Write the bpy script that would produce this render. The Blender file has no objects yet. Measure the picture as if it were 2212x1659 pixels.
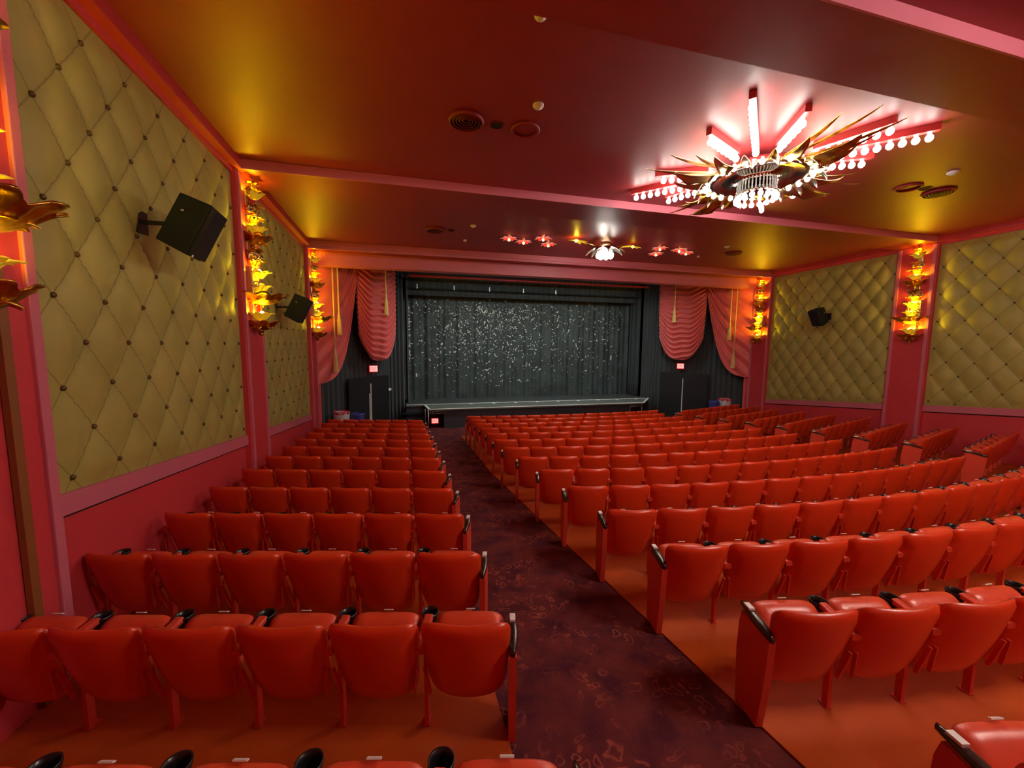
import bpy, bmesh, math, random
from math import sin, cos, pi, radians, sqrt, atan2, hypot
from mathutils import Vector, Matrix, Euler
random.seed(7)
SC = bpy.context.scene
COL = SC.collection
ZUP = 2.22            # everything is built with z = 0 at eye level, then lifted so the floor below the viewer is z = 0

# ------------------------------------------------------------------ materials
def mat(name, col, rough=.5, metal=0., coat=0., emit=None, es=0., spec=.5, noise=None, bump=None, sheen=0., trans=0.):
    m = bpy.data.materials.new(name); m.use_nodes = True
    nt = m.node_tree; b = nt.nodes['Principled BSDF']
    b.inputs['Base Color'].default_value = (*col, 1)
    b.inputs['Roughness'].default_value = rough
    b.inputs['Metallic'].default_value = metal
    b.inputs['Coat Weight'].default_value = coat
    b.inputs['Coat Roughness'].default_value = .25
    b.inputs['Specular IOR Level'].default_value = spec
    b.inputs['Sheen Weight'].default_value = sheen
    b.inputs['Transmission Weight'].default_value = trans
    if emit:
        b.inputs['Emission Color'].default_value = (*emit, 1)
        b.inputs['Emission Strength'].default_value = es
    tc = None
    if noise:                      # (scale, second colour, low, high)
        tc = nt.nodes.new('ShaderNodeTexCoord')
        n = nt.nodes.new('ShaderNodeTexNoise'); n.inputs['Scale'].default_value = noise[0]; n.inputs['Detail'].default_value = 4
        r = nt.nodes.new('ShaderNodeValToRGB')
        r.color_ramp.elements[0].position = noise[2]; r.color_ramp.elements[0].color = (*col, 1)
        r.color_ramp.elements[1].position = noise[3]; r.color_ramp.elements[1].color = (*noise[1], 1)
        nt.links.new(tc.outputs['Object'], n.inputs['Vector']); nt.links.new(n.outputs['Fac'], r.inputs['Fac'])
        nt.links.new(r.outputs['Color'], b.inputs['Base Color'])
    if bump:                       # (scale, strength)
        tc = tc or nt.nodes.new('ShaderNodeTexCoord')
        n = nt.nodes.new('ShaderNodeTexNoise'); n.inputs['Scale'].default_value = bump[0]; n.inputs['Detail'].default_value = 5
        bp = nt.nodes.new('ShaderNodeBump'); bp.inputs['Strength'].default_value = bump[1]; bp.inputs['Distance'].default_value = .02
        nt.links.new(tc.outputs['Object'], n.inputs['Vector']); nt.links.new(n.outputs['Fac'], bp.inputs['Height'])
        nt.links.new(bp.outputs['Normal'], b.inputs['Normal'])
    return m

M = {}
M['ceiling'] = mat('red ceiling paint', (.31, .030, .034), .47, bump=(.9, .35), noise=(.5, (.27, .024, .030), .35, .7))
M['rose'] = mat('rose trim paint', (.58, .15, .21), .45)
M['wallred'] = mat('red wall paint', (.60, .048, .060), .5, noise=(1.2, (.54, .040, .050), .4, .7))
M['quilt'] = mat('gold quilted vinyl', (.43, .40, .10), .55, noise=(1.4, (.36, .33, .075), .35, .65), bump=(9, .12))
def crease_shade(m):  # paints the shadow of the quilting creases into the base colour
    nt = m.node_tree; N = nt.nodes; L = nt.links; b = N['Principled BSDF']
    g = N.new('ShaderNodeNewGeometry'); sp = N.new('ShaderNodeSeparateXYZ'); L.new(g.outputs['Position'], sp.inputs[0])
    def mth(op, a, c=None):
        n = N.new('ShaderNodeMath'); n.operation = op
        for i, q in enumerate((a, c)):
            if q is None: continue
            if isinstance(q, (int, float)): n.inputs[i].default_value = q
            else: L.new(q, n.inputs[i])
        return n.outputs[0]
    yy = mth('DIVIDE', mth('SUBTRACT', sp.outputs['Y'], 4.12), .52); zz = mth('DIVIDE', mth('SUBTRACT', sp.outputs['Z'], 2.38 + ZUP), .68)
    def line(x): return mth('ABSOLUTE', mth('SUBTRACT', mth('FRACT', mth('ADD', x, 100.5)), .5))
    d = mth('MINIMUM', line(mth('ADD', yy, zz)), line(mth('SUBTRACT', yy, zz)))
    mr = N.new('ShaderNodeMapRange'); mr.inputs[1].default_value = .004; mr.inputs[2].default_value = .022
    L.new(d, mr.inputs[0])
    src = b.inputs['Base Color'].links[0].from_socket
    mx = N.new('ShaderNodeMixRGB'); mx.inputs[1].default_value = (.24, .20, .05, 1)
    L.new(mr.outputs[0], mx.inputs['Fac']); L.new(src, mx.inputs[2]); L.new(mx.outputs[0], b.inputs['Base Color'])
crease_shade(M['quilt'])
M['button'] = mat('dark button', (.11, .075, .02), .4, .3)
M['gold'] = mat('gilded plaster', (.80, .50, .09), .33, 1., noise=(7, (.36, .20, .035), .42, .62), bump=(25, .25))
M['palegold'] = mat('pale gilding', (.80, .66, .38), .32, 1., bump=(20, .15))
M['seat'] = mat('red seat plastic', (.70, .054, .010), .34, coat=.15, bump=(60, .02))
M['cushion'] = mat('red seat vinyl', (.72, .078, .030), .36, coat=.1, bump=(40, .04))
M['arm'] = mat('red arm paint', (.64, .06, .03), .4)
M['iron'] = mat('dark red iron', (.30, .012, .008), .45)
M['black'] = mat('black plastic', (.012, .011, .013), .3)
M['endcap'] = mat('dark brown arm cap', (.03, .012, .01), .22, coat=.4)
M['sticker'] = mat('white number sticker', (.85, .85, .8), .5)
M['paint'] = mat('orange red floor paint', (.45, .070, .006), .6, spec=.25, noise=(2.5, (.37, .052, .006), .4, .7))
M['spk'] = mat('black speaker cabinet', (.008, .013, .017), .7, spec=.25)
M['grille'] = mat('speaker grille', (.004, .004, .005), .8)
M['metal'] = mat('steel', (.6, .62, .62), .35, 1.)
M['white'] = mat('white plastic', (.8, .82, .8), .4)
M['drape'] = mat('rose satin drape', (.74, .12, .11), .42, sheen=.3)
M['cord'] = mat('gold cord', (.78, .60, .24), .6)
M['blackcloth'] = mat('black velour', (.028, .037, .039), .75, sheen=.35)
M['doorblack'] = mat('black door paint', (.007, .007, .009), .6)
M['stagefloor'] = mat('stage floor paint', (.085, .09, .09), .5, noise=(3, (.06, .065, .06), .4, .6))
M['apron'] = mat('grey green apron deck', (.16, .175, .15), .5, noise=(4, (.12, .13, .115), .4, .6))
M['edge'] = mat('white edge tape', (.85, .87, .82), .5)
M['skirt'] = mat('black stage skirt', (.028, .024, .032), .7)
M['backdrop'] = mat('sequin backdrop cloth', (.048, .070, .069), .6, noise=(1.6, (.027, .038, .038), .35, .6), bump=(30, .5))
M['sequin'] = mat('pale sequin glints', (.75, .8, .75), .5)  # sequins in a pale flat colour that stands in for reflected glints
M['bulb'] = mat('warm white bulb glass', (1, .95, .85), .3, emit=(1., .94, .85), es=18)
M['rearbulb'] = mat('rear lamp glass', (1, .97, .9), .3, emit=(1., .93, .82), es=135)
M['bulb2'] = mat('white bulb glass', (1, .97, .9), .3, emit=(1., .95, .86), es=30)
M['ybulb'] = mat('amber lamp glass', (1, .8, .1), .3, emit=(1., .70, .012), es=165)
M['amberleaf'] = mat('amber leaf with painted glow', (.95, .80, .08), .45, emit=(1., .78, .02), es=.05)  # lamplight on the leaves put into a yellow colour and faint emission
M['silver'] = mat('silvered leaf', (.78, .74, .64), .25, 1.)
M['mirror'] = mat('polished metal dish', (.60, .50, .42), .12, 1.)
M['crystal'] = mat('crystal glass', (.9, .93, .95), .06, trans=.6, spec=1.)
M['channel'] = mat('red light channel', (.42, .03, .03), .4)
M['vent'] = mat('red painted louvre', (.16, .010, .010), .5)
M['hole'] = mat('dark recess', (.01, .002, .002), .8)
M['rflower'] = mat('red glass petal', (.75, .06, .03), .25, emit=(1., .08, .04), es=.35)
M['pflower'] = mat('pink glass petal', (.85, .5, .42), .25, emit=(1., .5, .4), es=.18)
M['exitface'] = mat('lit exit face', (.9, .6, .55), .5, emit=(1., .55, .5), es=.45)
M['exitred'] = mat('red exit letters', (.8, .05, .04), .5, emit=(1., .05, .05), es=.30)
M['exitcase'] = mat('red exit case', (.5, .01, .01), .5, emit=(1., .02, .02), es=.25)
M['binwhite'] = mat('grey white bin plastic', (.62, .68, .72), .4)
M['binred'] = mat('red bin liner', (.55, .01, .02), .35)
M['binblue'] = mat('blue bin plastic', (.05, .06, .30), .4)
M['brown'] = mat('brown reflection strip', (.24, .085, .02), .5)

def carpet_mat():
    m = bpy.data.materials.new('patterned maroon carpet'); m.use_nodes = True
    nt = m.node_tree; N = nt.nodes; L = nt.links; b = N['Principled BSDF']
    b.inputs['Roughness'].default_value = .95; b.inputs['Specular IOR Level'].default_value = .1
    tc = N.new('ShaderNodeTexCoord')
    warp = N.new('ShaderNodeTexNoise'); warp.inputs['Scale'].default_value = 5; warp.inputs['Detail'].default_value = 2
    add = N.new('ShaderNodeMixRGB'); add.blend_type = 'ADD'; add.inputs['Fac'].default_value = .28
    L.new(tc.outputs['Object'], warp.inputs['Vector']); L.new(tc.outputs['Object'], add.inputs[1]); L.new(warp.outputs['Color'], add.inputs[2])
    v = N.new('ShaderNodeTexVoronoi'); v.inputs['Scale'].default_value = 10
    L.new(add.outputs['Color'], v.inputs['Vector'])
    ring = N.new('ShaderNodeValToRGB'); e = ring.color_ramp.elements
    e[0].position = .25; e[0].color = (0, 0, 0, 1); e[1].position = .33; e[1].color = (1, 1, 1, 1)
    x = e.new(.37); x.color = (1, 1, 1, 1); x = e.new(.44); x.color = (0, 0, 0, 1)
    L.new(v.outputs['Distance'], ring.inputs['Fac'])
    msk = N.new('ShaderNodeTexNoise'); msk.inputs['Scale'].default_value = 3.1; msk.inputs['Detail'].default_value = 3
    L.new(tc.outputs['Object'], msk.inputs['Vector'])
    mr = N.new('ShaderNodeValToRGB'); mr.color_ramp.elements[0].position = .42; mr.color_ramp.elements[1].position = .66
    L.new(msk.outputs['Fac'], mr.inputs['Fac'])
    mul = N.new('ShaderNodeMath'); mul.operation = 'MULTIPLY'
    L.new(ring.outputs['Color'], mul.inputs[0]); L.new(mr.outputs['Color'], mul.inputs[1])
    base = N.new('ShaderNodeValToRGB'); e = base.color_ramp.elements
    e[0].position = .35; e[0].color = (.075, .014, .024, 1); e[1].position = .65; e[1].color = (.155, .030, .028, 1)
    n2 = N.new('ShaderNodeTexNoise'); n2.inputs['Scale'].default_value = 4.2; n2.inputs['Detail'].default_value = 6
    L.new(tc.outputs['Object'], n2.inputs['Vector']); L.new(n2.outputs['Fac'], base.inputs['Fac'])
    mix = N.new('ShaderNodeMixRGB'); mix.inputs[2].default_value = (.30, .07, .045, 1)
    L.new(mul.outputs[0], mix.inputs['Fac']); L.new(base.outputs['Color'], mix.inputs[1])
    L.new(mix.outputs['Color'], b.inputs['Base Color'])
    n3 = N.new('ShaderNodeTexNoise'); n3.inputs['Scale'].default_value = 160
    bp = N.new('ShaderNodeBump'); bp.inputs['Strength'].default_value = .5; bp.inputs['Distance'].default_value = .01
    L.new(tc.outputs['Object'], n3.inputs['Vector']); L.new(n3.outputs['Fac'], bp.inputs['Height']); L.new(bp.outputs['Normal'], b.inputs['Normal'])
    return m
M['carpet'] = carpet_mat()

# ------------------------------------------------------------------ mesh helpers
class MB:
    """collects vertices and faces for one mesh"""
    def __init__(s): s.v = []; s.f = []
    def add(s, vs, fs):
        o = len(s.v); s.v += [tuple(p) for p in vs]; s.f += [tuple(i + o for i in f) for f in fs]; return s
    def box(s, a, b, mtx=None):
        x0, y0, z0 = a; x1, y1, z1 = b
        vs = [Vector(p) for p in ((x0,y0,z0),(x1,y0,z0),(x1,y1,z0),(x0,y1,z0),(x0,y0,z1),(x1,y0,z1),(x1,y1,z1),(x0,y1,z1))]
        if mtx: vs = [mtx @ p for p in vs]
        return s.add(vs, [(0,3,2,1),(4,5,6,7),(0,1,5,4),(1,2,6,5),(2,3,7,6),(3,0,4,7)])
    def hexa(s, bot, top):       # two quads of four points
        return s.add(list(bot) + list(top), [(0,3,2,1),(4,5,6,7),(0,1,5,4),(1,2,6,5),(2,3,7,6),(3,0,4,7)])
    def grid(s, fn, nu, nv, closeu=False):
        vs = [fn(i / nu, j / nv) for j in range(nv + 1) for i in range(nu + (0 if closeu else 1))]
        w = nu if closeu else nu + 1; fs = []
        for j in range(nv):
            for i in range(nu):
                i2 = (i + 1) % w if closeu else i + 1
                fs.append((j*w+i, j*w+i2, (j+1)*w+i2, (j+1)*w+i))
        return s.add(vs, fs)
    def lathe(s, prof, n=20, c=(0,0,0), a0=0., a1=2*pi):
        full = abs(a1 - a0 - 2*pi) < 1e-6
        return s.grid(lambda u, v: (c[0] + prof[round(v*(len(prof)-1))][0]*cos(a0+u*(a1-a0)), c[1] + prof[round(v*(len(prof)-1))][0]*sin(a0+u*(a1-a0)), c[2] + prof[round(v*(len(prof)-1))][1]), n, len(prof)-1, full)
    def ball(s, c, r, n=10, m=6, sz=1.):
        pr = [(max(1e-4, r*sin(pi*k/m)), -r*sz*cos(pi*k/m)) for k in range(m+1)]
        return s.lathe(pr, n, c)
    def tube(s, pts, r, n=8):
        pts = [Vector(p) for p in pts]; rs = r if isinstance(r, (list, tuple)) else [r]*len(pts)
        rings = []
        for i, p in enumerate(pts):
            t = (pts[min(i+1, len(pts)-1)] - pts[max(i-1, 0)]).normalized()
            a = t.cross(Vector((0,0,1)) if abs(t.z) < .9 else Vector((1,0,0))).normalized(); b = t.cross(a)
            rings.append([p + (a*cos(2*pi*k/n) + b*sin(2*pi*k/n))*rs[i] for k in range(n)])
        o = len(s.v)
        for rg in rings: s.v += [tuple(p) for p in rg]
        for i in range(len(rings)-1):
            for k in range(n):
                s.f.append((o+i*n+k, o+i*n+(k+1)%n, o+(i+1)*n+(k+1)%n, o+(i+1)*n+k))
        s.f.append(tuple(o+k for k in range(n))[::-1]); s.f.append(tuple(o+(len(rings)-1)*n+k for k in range(n)))
        return s
    def mesh(s, name, m, smooth=False):
        me = bpy.data.meshes.new(name); me.from_pydata(s.v, [], s.f); me.validate(); me.update()
        bm = bmesh.new(); bm.from_mesh(me); bmesh.ops.recalc_face_normals(bm, faces=bm.faces); bm.to_mesh(me); bm.free()
        if smooth:
            for p in me.polygons: p.use_smooth = True
        for mm in (m if isinstance(m, list) else [m]): me.materials.append(mm)
        return me
def link(name, me, parent=None, mtx=None):
    o = bpy.data.objects.new(name, me); COL.objects.link(o)
    if parent: o.parent = parent
    if mtx is not None: o.matrix_local = mtx
    return o
def obj(name, mb, m, parent=None, smooth=False, mtx=None, bevel=0, solid=0, center=False):
    if center and not parent:
        c = Vector([(min(v[i] for v in mb.v) + max(v[i] for v in mb.v))/2 for i in range(3)])
        mb.v = [(v[0]-c.x, v[1]-c.y, v[2]-c.z) for v in mb.v]; mtx = Matrix.Translation(c)
    o = link(name, mb.mesh(name, m, smooth), parent, mtx)
    if solid:
        md = o.modifiers.new('thickness', 'SOLIDIFY'); md.thickness = solid; md.offset = 0
    if bevel:
        md = o.modifiers.new('bevel', 'BEVEL'); md.width = bevel; md.segments = 2; md.limit_method = 'ANGLE'
    return o
def tag(o, label, cat, group=None, kind=None):
    if label: o['label'] = label
    if cat: o['category'] = cat
    if group: o['group'] = group
    if kind: o['kind'] = kind
    return o
def thing(name, label, cat, loc=(0,0,0), rz=0., group=None):
    o = bpy.data.objects.new(name, None); COL.objects.link(o); o.empty_display_size = .1
    o.location = loc; o.rotation_euler = (0, 0, rz)
    return tag(o, label, cat, group)
def struct(name, mb, m, **k):
    o = obj(name, mb, m, **k); o['kind'] = 'structure'; return o
def T(x, y, z): return Matrix.Translation((x, y, z))
def RZ(a): return Matrix.Rotation(a, 4, 'Z')
def RX(a): return Matrix.Rotation(a, 4, 'X')
def RY(a): return Matrix.Rotation(a, 4, 'Y')

# ------------------------------------------------------------------ hall shell
def fl(y): return -2.22 - .063 * y             # raked floor
def W(y): return 7.8 + .033 * (y - 7.07)        # half width of the hall
ZC, ZB = 2.80, 2.66                            # ceiling, underside of beams
YB, YF = -3.2, 18.6
B0, B1, B2 = (2.56, 3.28), (7.07, 7.96), (11.88, 12.72)

mb = MB(); mb.hexa([(-9, YB, fl(YB)-.3), (9, YB, fl(YB)-.3), (9, YF, fl(YF)-.3), (-9, YF, fl(YF)-.3)],
                   [(-9, YB, fl(YB)), (9, YB, fl(YB)), (9, YF, fl(YF)), (-9, YF, fl(YF))])
struct('floor', mb, M['carpet'])
mb = MB().box((-8.6, YB, ZC), (8.6, B2[1]+.3, ZC+.2)); struct('ceiling', mb, M['ceiling'])
for s, nm in ((-1, 'wall_left'), (1, 'wall_right')):
    a, b = (s*W(YB), YB), (s*W(12.9), 12.9)
    mb = MB().hexa([(a[0], a[1], -4.2), (b[0], b[1], -4.2), (b[0]+s*.2, b[1], -4.2), (a[0]+s*.2, a[1], -4.2)],
                   [(a[0], a[1], ZC), (b[0], b[1], ZC), (b[0]+s*.2, b[1], ZC), (a[0]+s*.2, a[1], ZC)])
    struct(nm, mb, M['wallred'])
    mb = MB().box((s*8.65, 12.9, -4.2), (s*8.85, YF, 3.3)); struct('wall_stage_' + nm[5:], mb, M['doorblack'])
struct('wall_back', MB().box((-8, YB-.2, -3), (8, YB, ZC)), M['wallred'])
struct('wall_front', MB().box((-8.85, YF, -4.2), (8.85, YF+.2, 3.3)), M['doorblack'])
struct('ceiling_stage', MB().box((-8.85, 13.0, 3.1), (8.85, YF, 3.3)), M['doorblack'])

tn = [0]
def trim(mb, m=None, **k):
    tn[0] += 1; return struct('trim_%d' % tn[0], mb, m or M['rose'], **k)
# cross beams: rose faces, red undersides
def beam(y0, y1, z0=ZB, z1=ZC, ins=.0):
    w = W(y1) - ins
    trim(MB().box((-w, y0, z0), (w, y0+.02, z1)))
    trim(MB().box((-w, y0+.02, z0+.002), (w, y1, z1)), M['ceiling'])
for b in (B0, B1, B2): beam(*b)
# header over the stage opening, with the stepped mouldings
w = W(12.6)
trim(MB().box((-w, 12.60, 2.29), (w, 12.66, 2.67)))
trim(MB().box((-w, 12.66, 2.30), (w, 13.0, 3.1)), M['rose'])
trim(MB().box((-w, 11.93, 2.60), (w, 12.02, 2.662)))
# perimeter mouldings under the ceiling, along both side walls
for s in (-1, 1):
    for y0, y1 in ((YB, B0[0]), (B0[1], B1[0]), (B1[1], B2[0])):
        def q(d0, d1, z0, z1, m):
            a = [(s*(W(y0)-d0), y0), (s*(W(y1)-d0), y1), (s*(W(y1)-d1), y1), (s*(W(y0)-d1), y0)]
            trim(MB().hexa([(*p, z0) for p in a], [(*p, z1) for p in a]), m)
        q(.0, .17, ZB, ZC, M['wallred'])
        q(.0, .05, ZB-.07, ZB, M['wallred'])
    # pilasters
    for y0, y1 in (B0, B1, B2):
        y1 = y1 + (.1 if y0 < 3 else 0)
        a = [(s*(W(y0)+.02), y0), (s*(W(y1)+.02), y1), (s*(W(y1)-.09), y1), (s*(W(y0)-.09), y0)]
        trim(MB().hexa([(*p, fl(y0)-.1) for p in a], [(*p, ZB) for p in a]), M['wallred'], bevel=.01)
        for d in (.0, 1.):
            ya = y0 + .03 if d == 0 else y1 - .11
            a = [(s*(W(ya)-.08), ya), (s*(W(ya+.08)-.08), ya+.08), (s*(W(ya+.08)-.115), ya+.08), (s*(W(ya)-.115), ya)]
            trim(MB().hexa([(*p, fl(y0)) for p in a], [(*p, ZB-.02) for p in a]), M['rose'], bevel=.008)
# brown reflection strip on the near left pilaster, added to paint in a reflection
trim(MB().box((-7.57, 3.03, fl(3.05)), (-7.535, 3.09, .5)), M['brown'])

# quilted panels with sill rails
def pbot(y): return -.75 - .1026*y
def pan(s, y0, y1, label):
    amp = .045 if s < 0 else .075
    top = ZB - .07; A, Bz = .26, .34
    t = thing('quilted_wall_panel', label, 'wall panel', (s*W((y0+y1)/2), (y0+y1)/2, pbot((y0+y1)/2)), 0, 'gold quilted wall panels')
    ox, oy, oz = t.location
    def hgt(y, z):
        u = ((y-4.12)/A + (z-2.38)/Bz)/2; v = ((y-4.12)/A - (z-2.38)/Bz)/2
        return amp*(abs(sin(pi*u))**.5)*(abs(sin(pi*v))**.5)
    def fn(u, v):
        y = y0 + u*(y1-y0); zb = pbot(y); z = zb + v*(top-zb)
        e = min(1, min(u, 1-u)*(y1-y0)/.22, min(v, 1-v)*(top-zb)/.16)
        return (s*(W(y) - .012 - hgt(y, z)*e) - ox, y-oy, z-oz)
    nu = int((y1-y0)/.045); nv = 100
    mb = MB().grid(fn, nu, nv)
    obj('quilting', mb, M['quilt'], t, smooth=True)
    bme = MB().ball((0,0,0), .022, 8, 5).mesh('button', M['button'], True)
    cnt = 0
    for i in range(-60, 61):
        for j in range(-60, 61):
            if (i + j) % 2: continue
            y = 4.12 + i*A; z = 2.38 + j*Bz
            if y0+.03 < y < y1-.03 and pbot(y)+.03 < z < top-.03:
                cnt += 1
                link('button', bme, t, T(s*(W(y)-.02)-ox, y-oy, z-oz))
    # sill rail below the panel
    for za, zb, d, m in ((-.16, 0, .045, M['rose']), (-.185, -.16, .012, M['hole'])):
        a = [(s*W(y0), y0), (s*W(y1), y1), (s*(W(y1)-d), y1), (s*(W(y0)-d), y0)]
        mb = MB().hexa([(p[0], p[1], pbot(p[1])+za) for p in a], [(p[0], p[1], pbot(p[1])+zb) for p in a])
        trim(mb, m)
    return cnt
pan(-1, B0[1]+.14, B1[0], 'large gold diamond-quilted wall panel nearest the viewer on the left wall')
pan(-1, B1[1], B2[0], 'gold diamond-quilted wall panel on the left wall, nearest the stage')
pan(1, B0[1]+.14, B1[0], 'gold diamond-quilted wall panel cut by the right edge of the photo')
pan(1, B1[1], B2[0], 'gold diamond-quilted wall panel on the right wall, nearest the stage')

# ------------------------------------------------------------------ seats
SW = .52
def superr(u, v, p):
    m = max(abs(u), abs(v))
    if m < 1e-6: return 0., 0.
    k = m / ((abs(u)**p + abs(v)**p)**(1/p)); return u*k, v*k
def pad_mesh(name, m, hw0, hw1, z0, z1, ybase, lean, curve, th, ptop=7, pbot_=3.2, ridge=0., N=22):
    """rounded shell: front and rear skins closed round the edge"""
    mb = MB()
    def side(sg):
        def fn(a, b):
            u, v = a*2-1, b*2-1
            p = ptop if v > 0 else pbot_
            x, w = superr(u, v, p)
            s = max(abs(u), abs(v))
            tv = (w+1)/2; hw = hw0 + (hw1-hw0)*min(1, tv*1.1)
            edge = max(0., 1 - s**7)**.5
            t = th*(.18 + .82*edge)
            if sg < 0 and ridge: t -= ridge*max(0, min(1, (s-.72)*12))*max(0, min(1, (.93-s)*14))*(1 if v < .55 else .0)
            y = ybase + lean*(1-tv) + curve*x*x*1.0 - .018*sin(pi*tv)
            return (x*hw, y + sg*t/2, z0 + (z1-z0)*tv)
        return fn
    mb.grid(side(-1), N, N); o = len(mb.v); mb.grid(side(1), N, N)
    w = N+1
    loop = [i for i in range(w)] + [j*w+N for j in range(1, w)] + [N*w+i for i in range(N-1, -1, -1)] + [j*w for j in range(N-1, 0, -1)]
    for k in range(len(loop)):
        a, b = loop[k], loop[(k+1) % len(loop)]
        mb.f.append((a, b, b+o, a+o))
    return mb.mesh(name, m, True)
MS = {}
MS['backrest'] = pad_mesh('backrest', M['seat'], .218, .256, .232, .805, .0, .16, .055, .066, ptop=9, pbot_=5, ridge=.02)
MS['back_cushion'] = pad_mesh('back_cushion', M['cushion'], .20, .236, .42, .775, .045, .10, .05, .05, N=14)
def tip_cushion():
    me = pad_mesh('seat_cushion', M['cushion'], .205, .215, -.02, .36, 0, 0, .0, .085, ptop=6, pbot_=6, N=12)
    me.transform(T(0, .13, .36) @ RX(-radians(36))); return me
MS['seat_cushion'] = tip_cushion()
MS['plate'] = MB().box((-.028, -.003, -.009), (.028, .003, .009), T(.0, .335, .672) @ RX(radians(55))).mesh('number_plate', M['sticker'])
def leg_mesh():
    mb = MB()
    mb.box((-.012, .20, .0), (.012, .245, .60)); mb.box((-.020, .195, -.02), (.020, .262, .010))
    for sx in (-1, 1):
        mb.hexa([(sx*.046-.006, .10, .30), (sx*.046+.006, .10, .30), (sx*.046+.006, .125, .30), (sx*.046-.006, .125, .30)],
                [(sx*.018-.005, .060, .50), (sx*.018+.005, .060, .50), (sx*.018+.005, .085, .50), (sx*.018-.005, .085, .50)])
    return mb.mesh('leg', M['arm'])
MS['leg'] = leg_mesh()
def arm_mesh():
    mb = MB()
    def fn(u, v):
        a = 2*pi*u; y = .06 + v*.25; c, s_ = cos(a), sin(a)
        x = .028*(abs(c)**.5)*(1 if c > 0 else -1); z = .605 + .030*v + .019*(abs(s_)**.5)*(1 if s_ > 0 else -1)
        return (x, y, z)
    mb.grid(fn, 14, 6, True); o = len(mb.v)
    mb.f.append(tuple(range(14))[::-1]); mb.f.append(tuple(o-14+k for k in range(14)))
    return mb.mesh('armrest', M['arm'], False)
MS['arm'] = arm_mesh()
def cup_mesh():
    mb = MB(); c = (0, .345, .012)
    mb.lathe([(.001, .535), (.032, .535), (.043, .60), (.047, .632), (.053, .634), (.053, .622), (.045, .59), (.036, .528), (.001, .525)], 18, c)
    return mb.mesh('cup_holder', M['black'], True)
MS['cup'] = cup_mesh()
def end_mesh():
    mb = MB()
    prof = [(.09, 0), (.05, .30), (.03, .60), (.29, .62), (.31, .54), (.32, .35), (.30, 0)]
    n = len(prof)
    vs = [(-.022, y, z) for y, z in prof] + [(.022, y, z) for y, z in prof]
    mb.add(vs, [tuple(range(n))[::-1], tuple(range(n, 2*n))] + [(i, (i+1) % n, n+(i+1) % n, n+i) for i in range(n)])
    return mb.mesh('end_panel', M['arm'])
MS['end'] = end_mesh()
def cap_mesh():
    mb = MB()
    def fn(u, v):
        a = 2*pi*u; w_ = .034*max(.12, sin(pi*min(1, .1+.86*v)))**.7
        y = .03 + v*.30; zc = .595 + .035*v + .014*sin(pi*v)
        return (w_*cos(a), y, zc + .017 + .018*sin(a))
    mb.grid(fn, 14, 12, True); o = len(mb.v)
    mb.f.append(tuple(range(14))[::-1]); mb.f.append(tuple(o-14+k for k in range(14)))
    return mb.mesh('arm_cap', M['endcap'], True)
MS['cap'] = cap_mesh()
MS['capsticker'] = MB().box((-.017, .225, .664), (.017, .285, .678), ).mesh('row_sticker', M['sticker'])

ORD = ['first', 'second', 'third', 'fourth', 'fifth', 'sixth', 'seventh', 'eighth', 'ninth', 'tenth', 'eleventh', 'twelfth', 'thirteenth', 'fourteenth']
NSEAT = [0]
def seat(x, y, ang, side, end, label, group, pk):
    """side: -1 arm on local left, +1 on local right. end: end panel on the aisle side"""
    t = thing('theatre_seat', label, 'seat', (x, y, fl(y)), ang, group); NSEAT[0] += 1
    t.scale = (pk/SW, 1, 1)
    link('backrest', MS['backrest'], t); link('back_cushion', MS['back_cushion'], t)
    c = link('seat_cushion', MS['seat_cushion'], t); link('number_plate', MS['plate'], c)
    link('leg', MS['leg'], t, T(side*SW/2, 0, 0))
    if end:
        e = link('end_panel', MS['end'], t, T(-side*(SW/2+.005), 0, 0))
        k = link('arm_cap', MS['cap'], t, T(-side*(SW/2+.005), 0, 0)); link('row_sticker', MS['capsticker'], k)
    link('armrest', MS['arm'], t, T(side*SW/2, 0, 0))
    link('cup_holder', MS['cup'], t, T(side*SW/2, 0, 0))
def rowpath(fn, x0, sg, n, pitch=SW):
    """walk along a row curve y = fn(x) from the aisle end, returning seat centres and angles"""
    out = []; x = x0
    for i in range(n):
        xa = x; d = (fn(xa + sg*.01) - fn(xa))/.01*sg
        dx = pitch/sqrt(1 + d*d); xm = xa + sg*dx/2; ym = fn(xm)
        out.append((xm, ym, math.atan(d))); x = xa + sg*dx
    return out
def visx(y):         # frame edges on the hall plan, with a little margin
    return -5.159 - .80*(y+.3) - .5, -5.159 + 2.39*(y+.3) + .7
# left block
for k in range(-1, 12):
    sl = -min(.36, .25 + .02*max(k, 0)); f = lambda x, k=k, sl=sl: 1.936 + .857*k - .0025*k*k - (.12 if k < 0 else 0) + sl*(x + 4.67)
    xa = -4.65 - .022*max(0, k); pk = .523 if k < 2 else .512 - .004*max(0, k-3)
    for i, (x, y, a) in enumerate(rowpath(f, xa, -1, 6, pk)):
        if x < visx(y)[0]: continue
        seat(x, y, a, -1, i == 0, 'red theatre seat, %s from the aisle, in the %s row of the left block' % (ORD[i], ORD[k+1]), 'red theatre seats in the left block', pk)
# centre block
for k in range(-1, 13):
    y0 = 1.27 + .822*k - (.05 if k <= 0 else 0) - (.1 if k < 0 else 0)
    f = lambda x, y0=y0: y0 + .032*(x-.42)**2
    xa = max(-3.60, -3.15 - .078*k); pk = .525 - .0055*max(0, k-2); n = 14 if k < 3 or k == 12 else 13
    for i, (x, y, a) in enumerate(rowpath(f, xa, 1, n, pk)):
        if x > visx(y)[1]: continue
        seat(x, y, a, 1, i == 0, 'red theatre seat, %s from the left aisle, in the %s row of the centre block' % (ORD[i], ORD[k+1]), 'red theatre seats in the centre block', pk)
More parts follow.
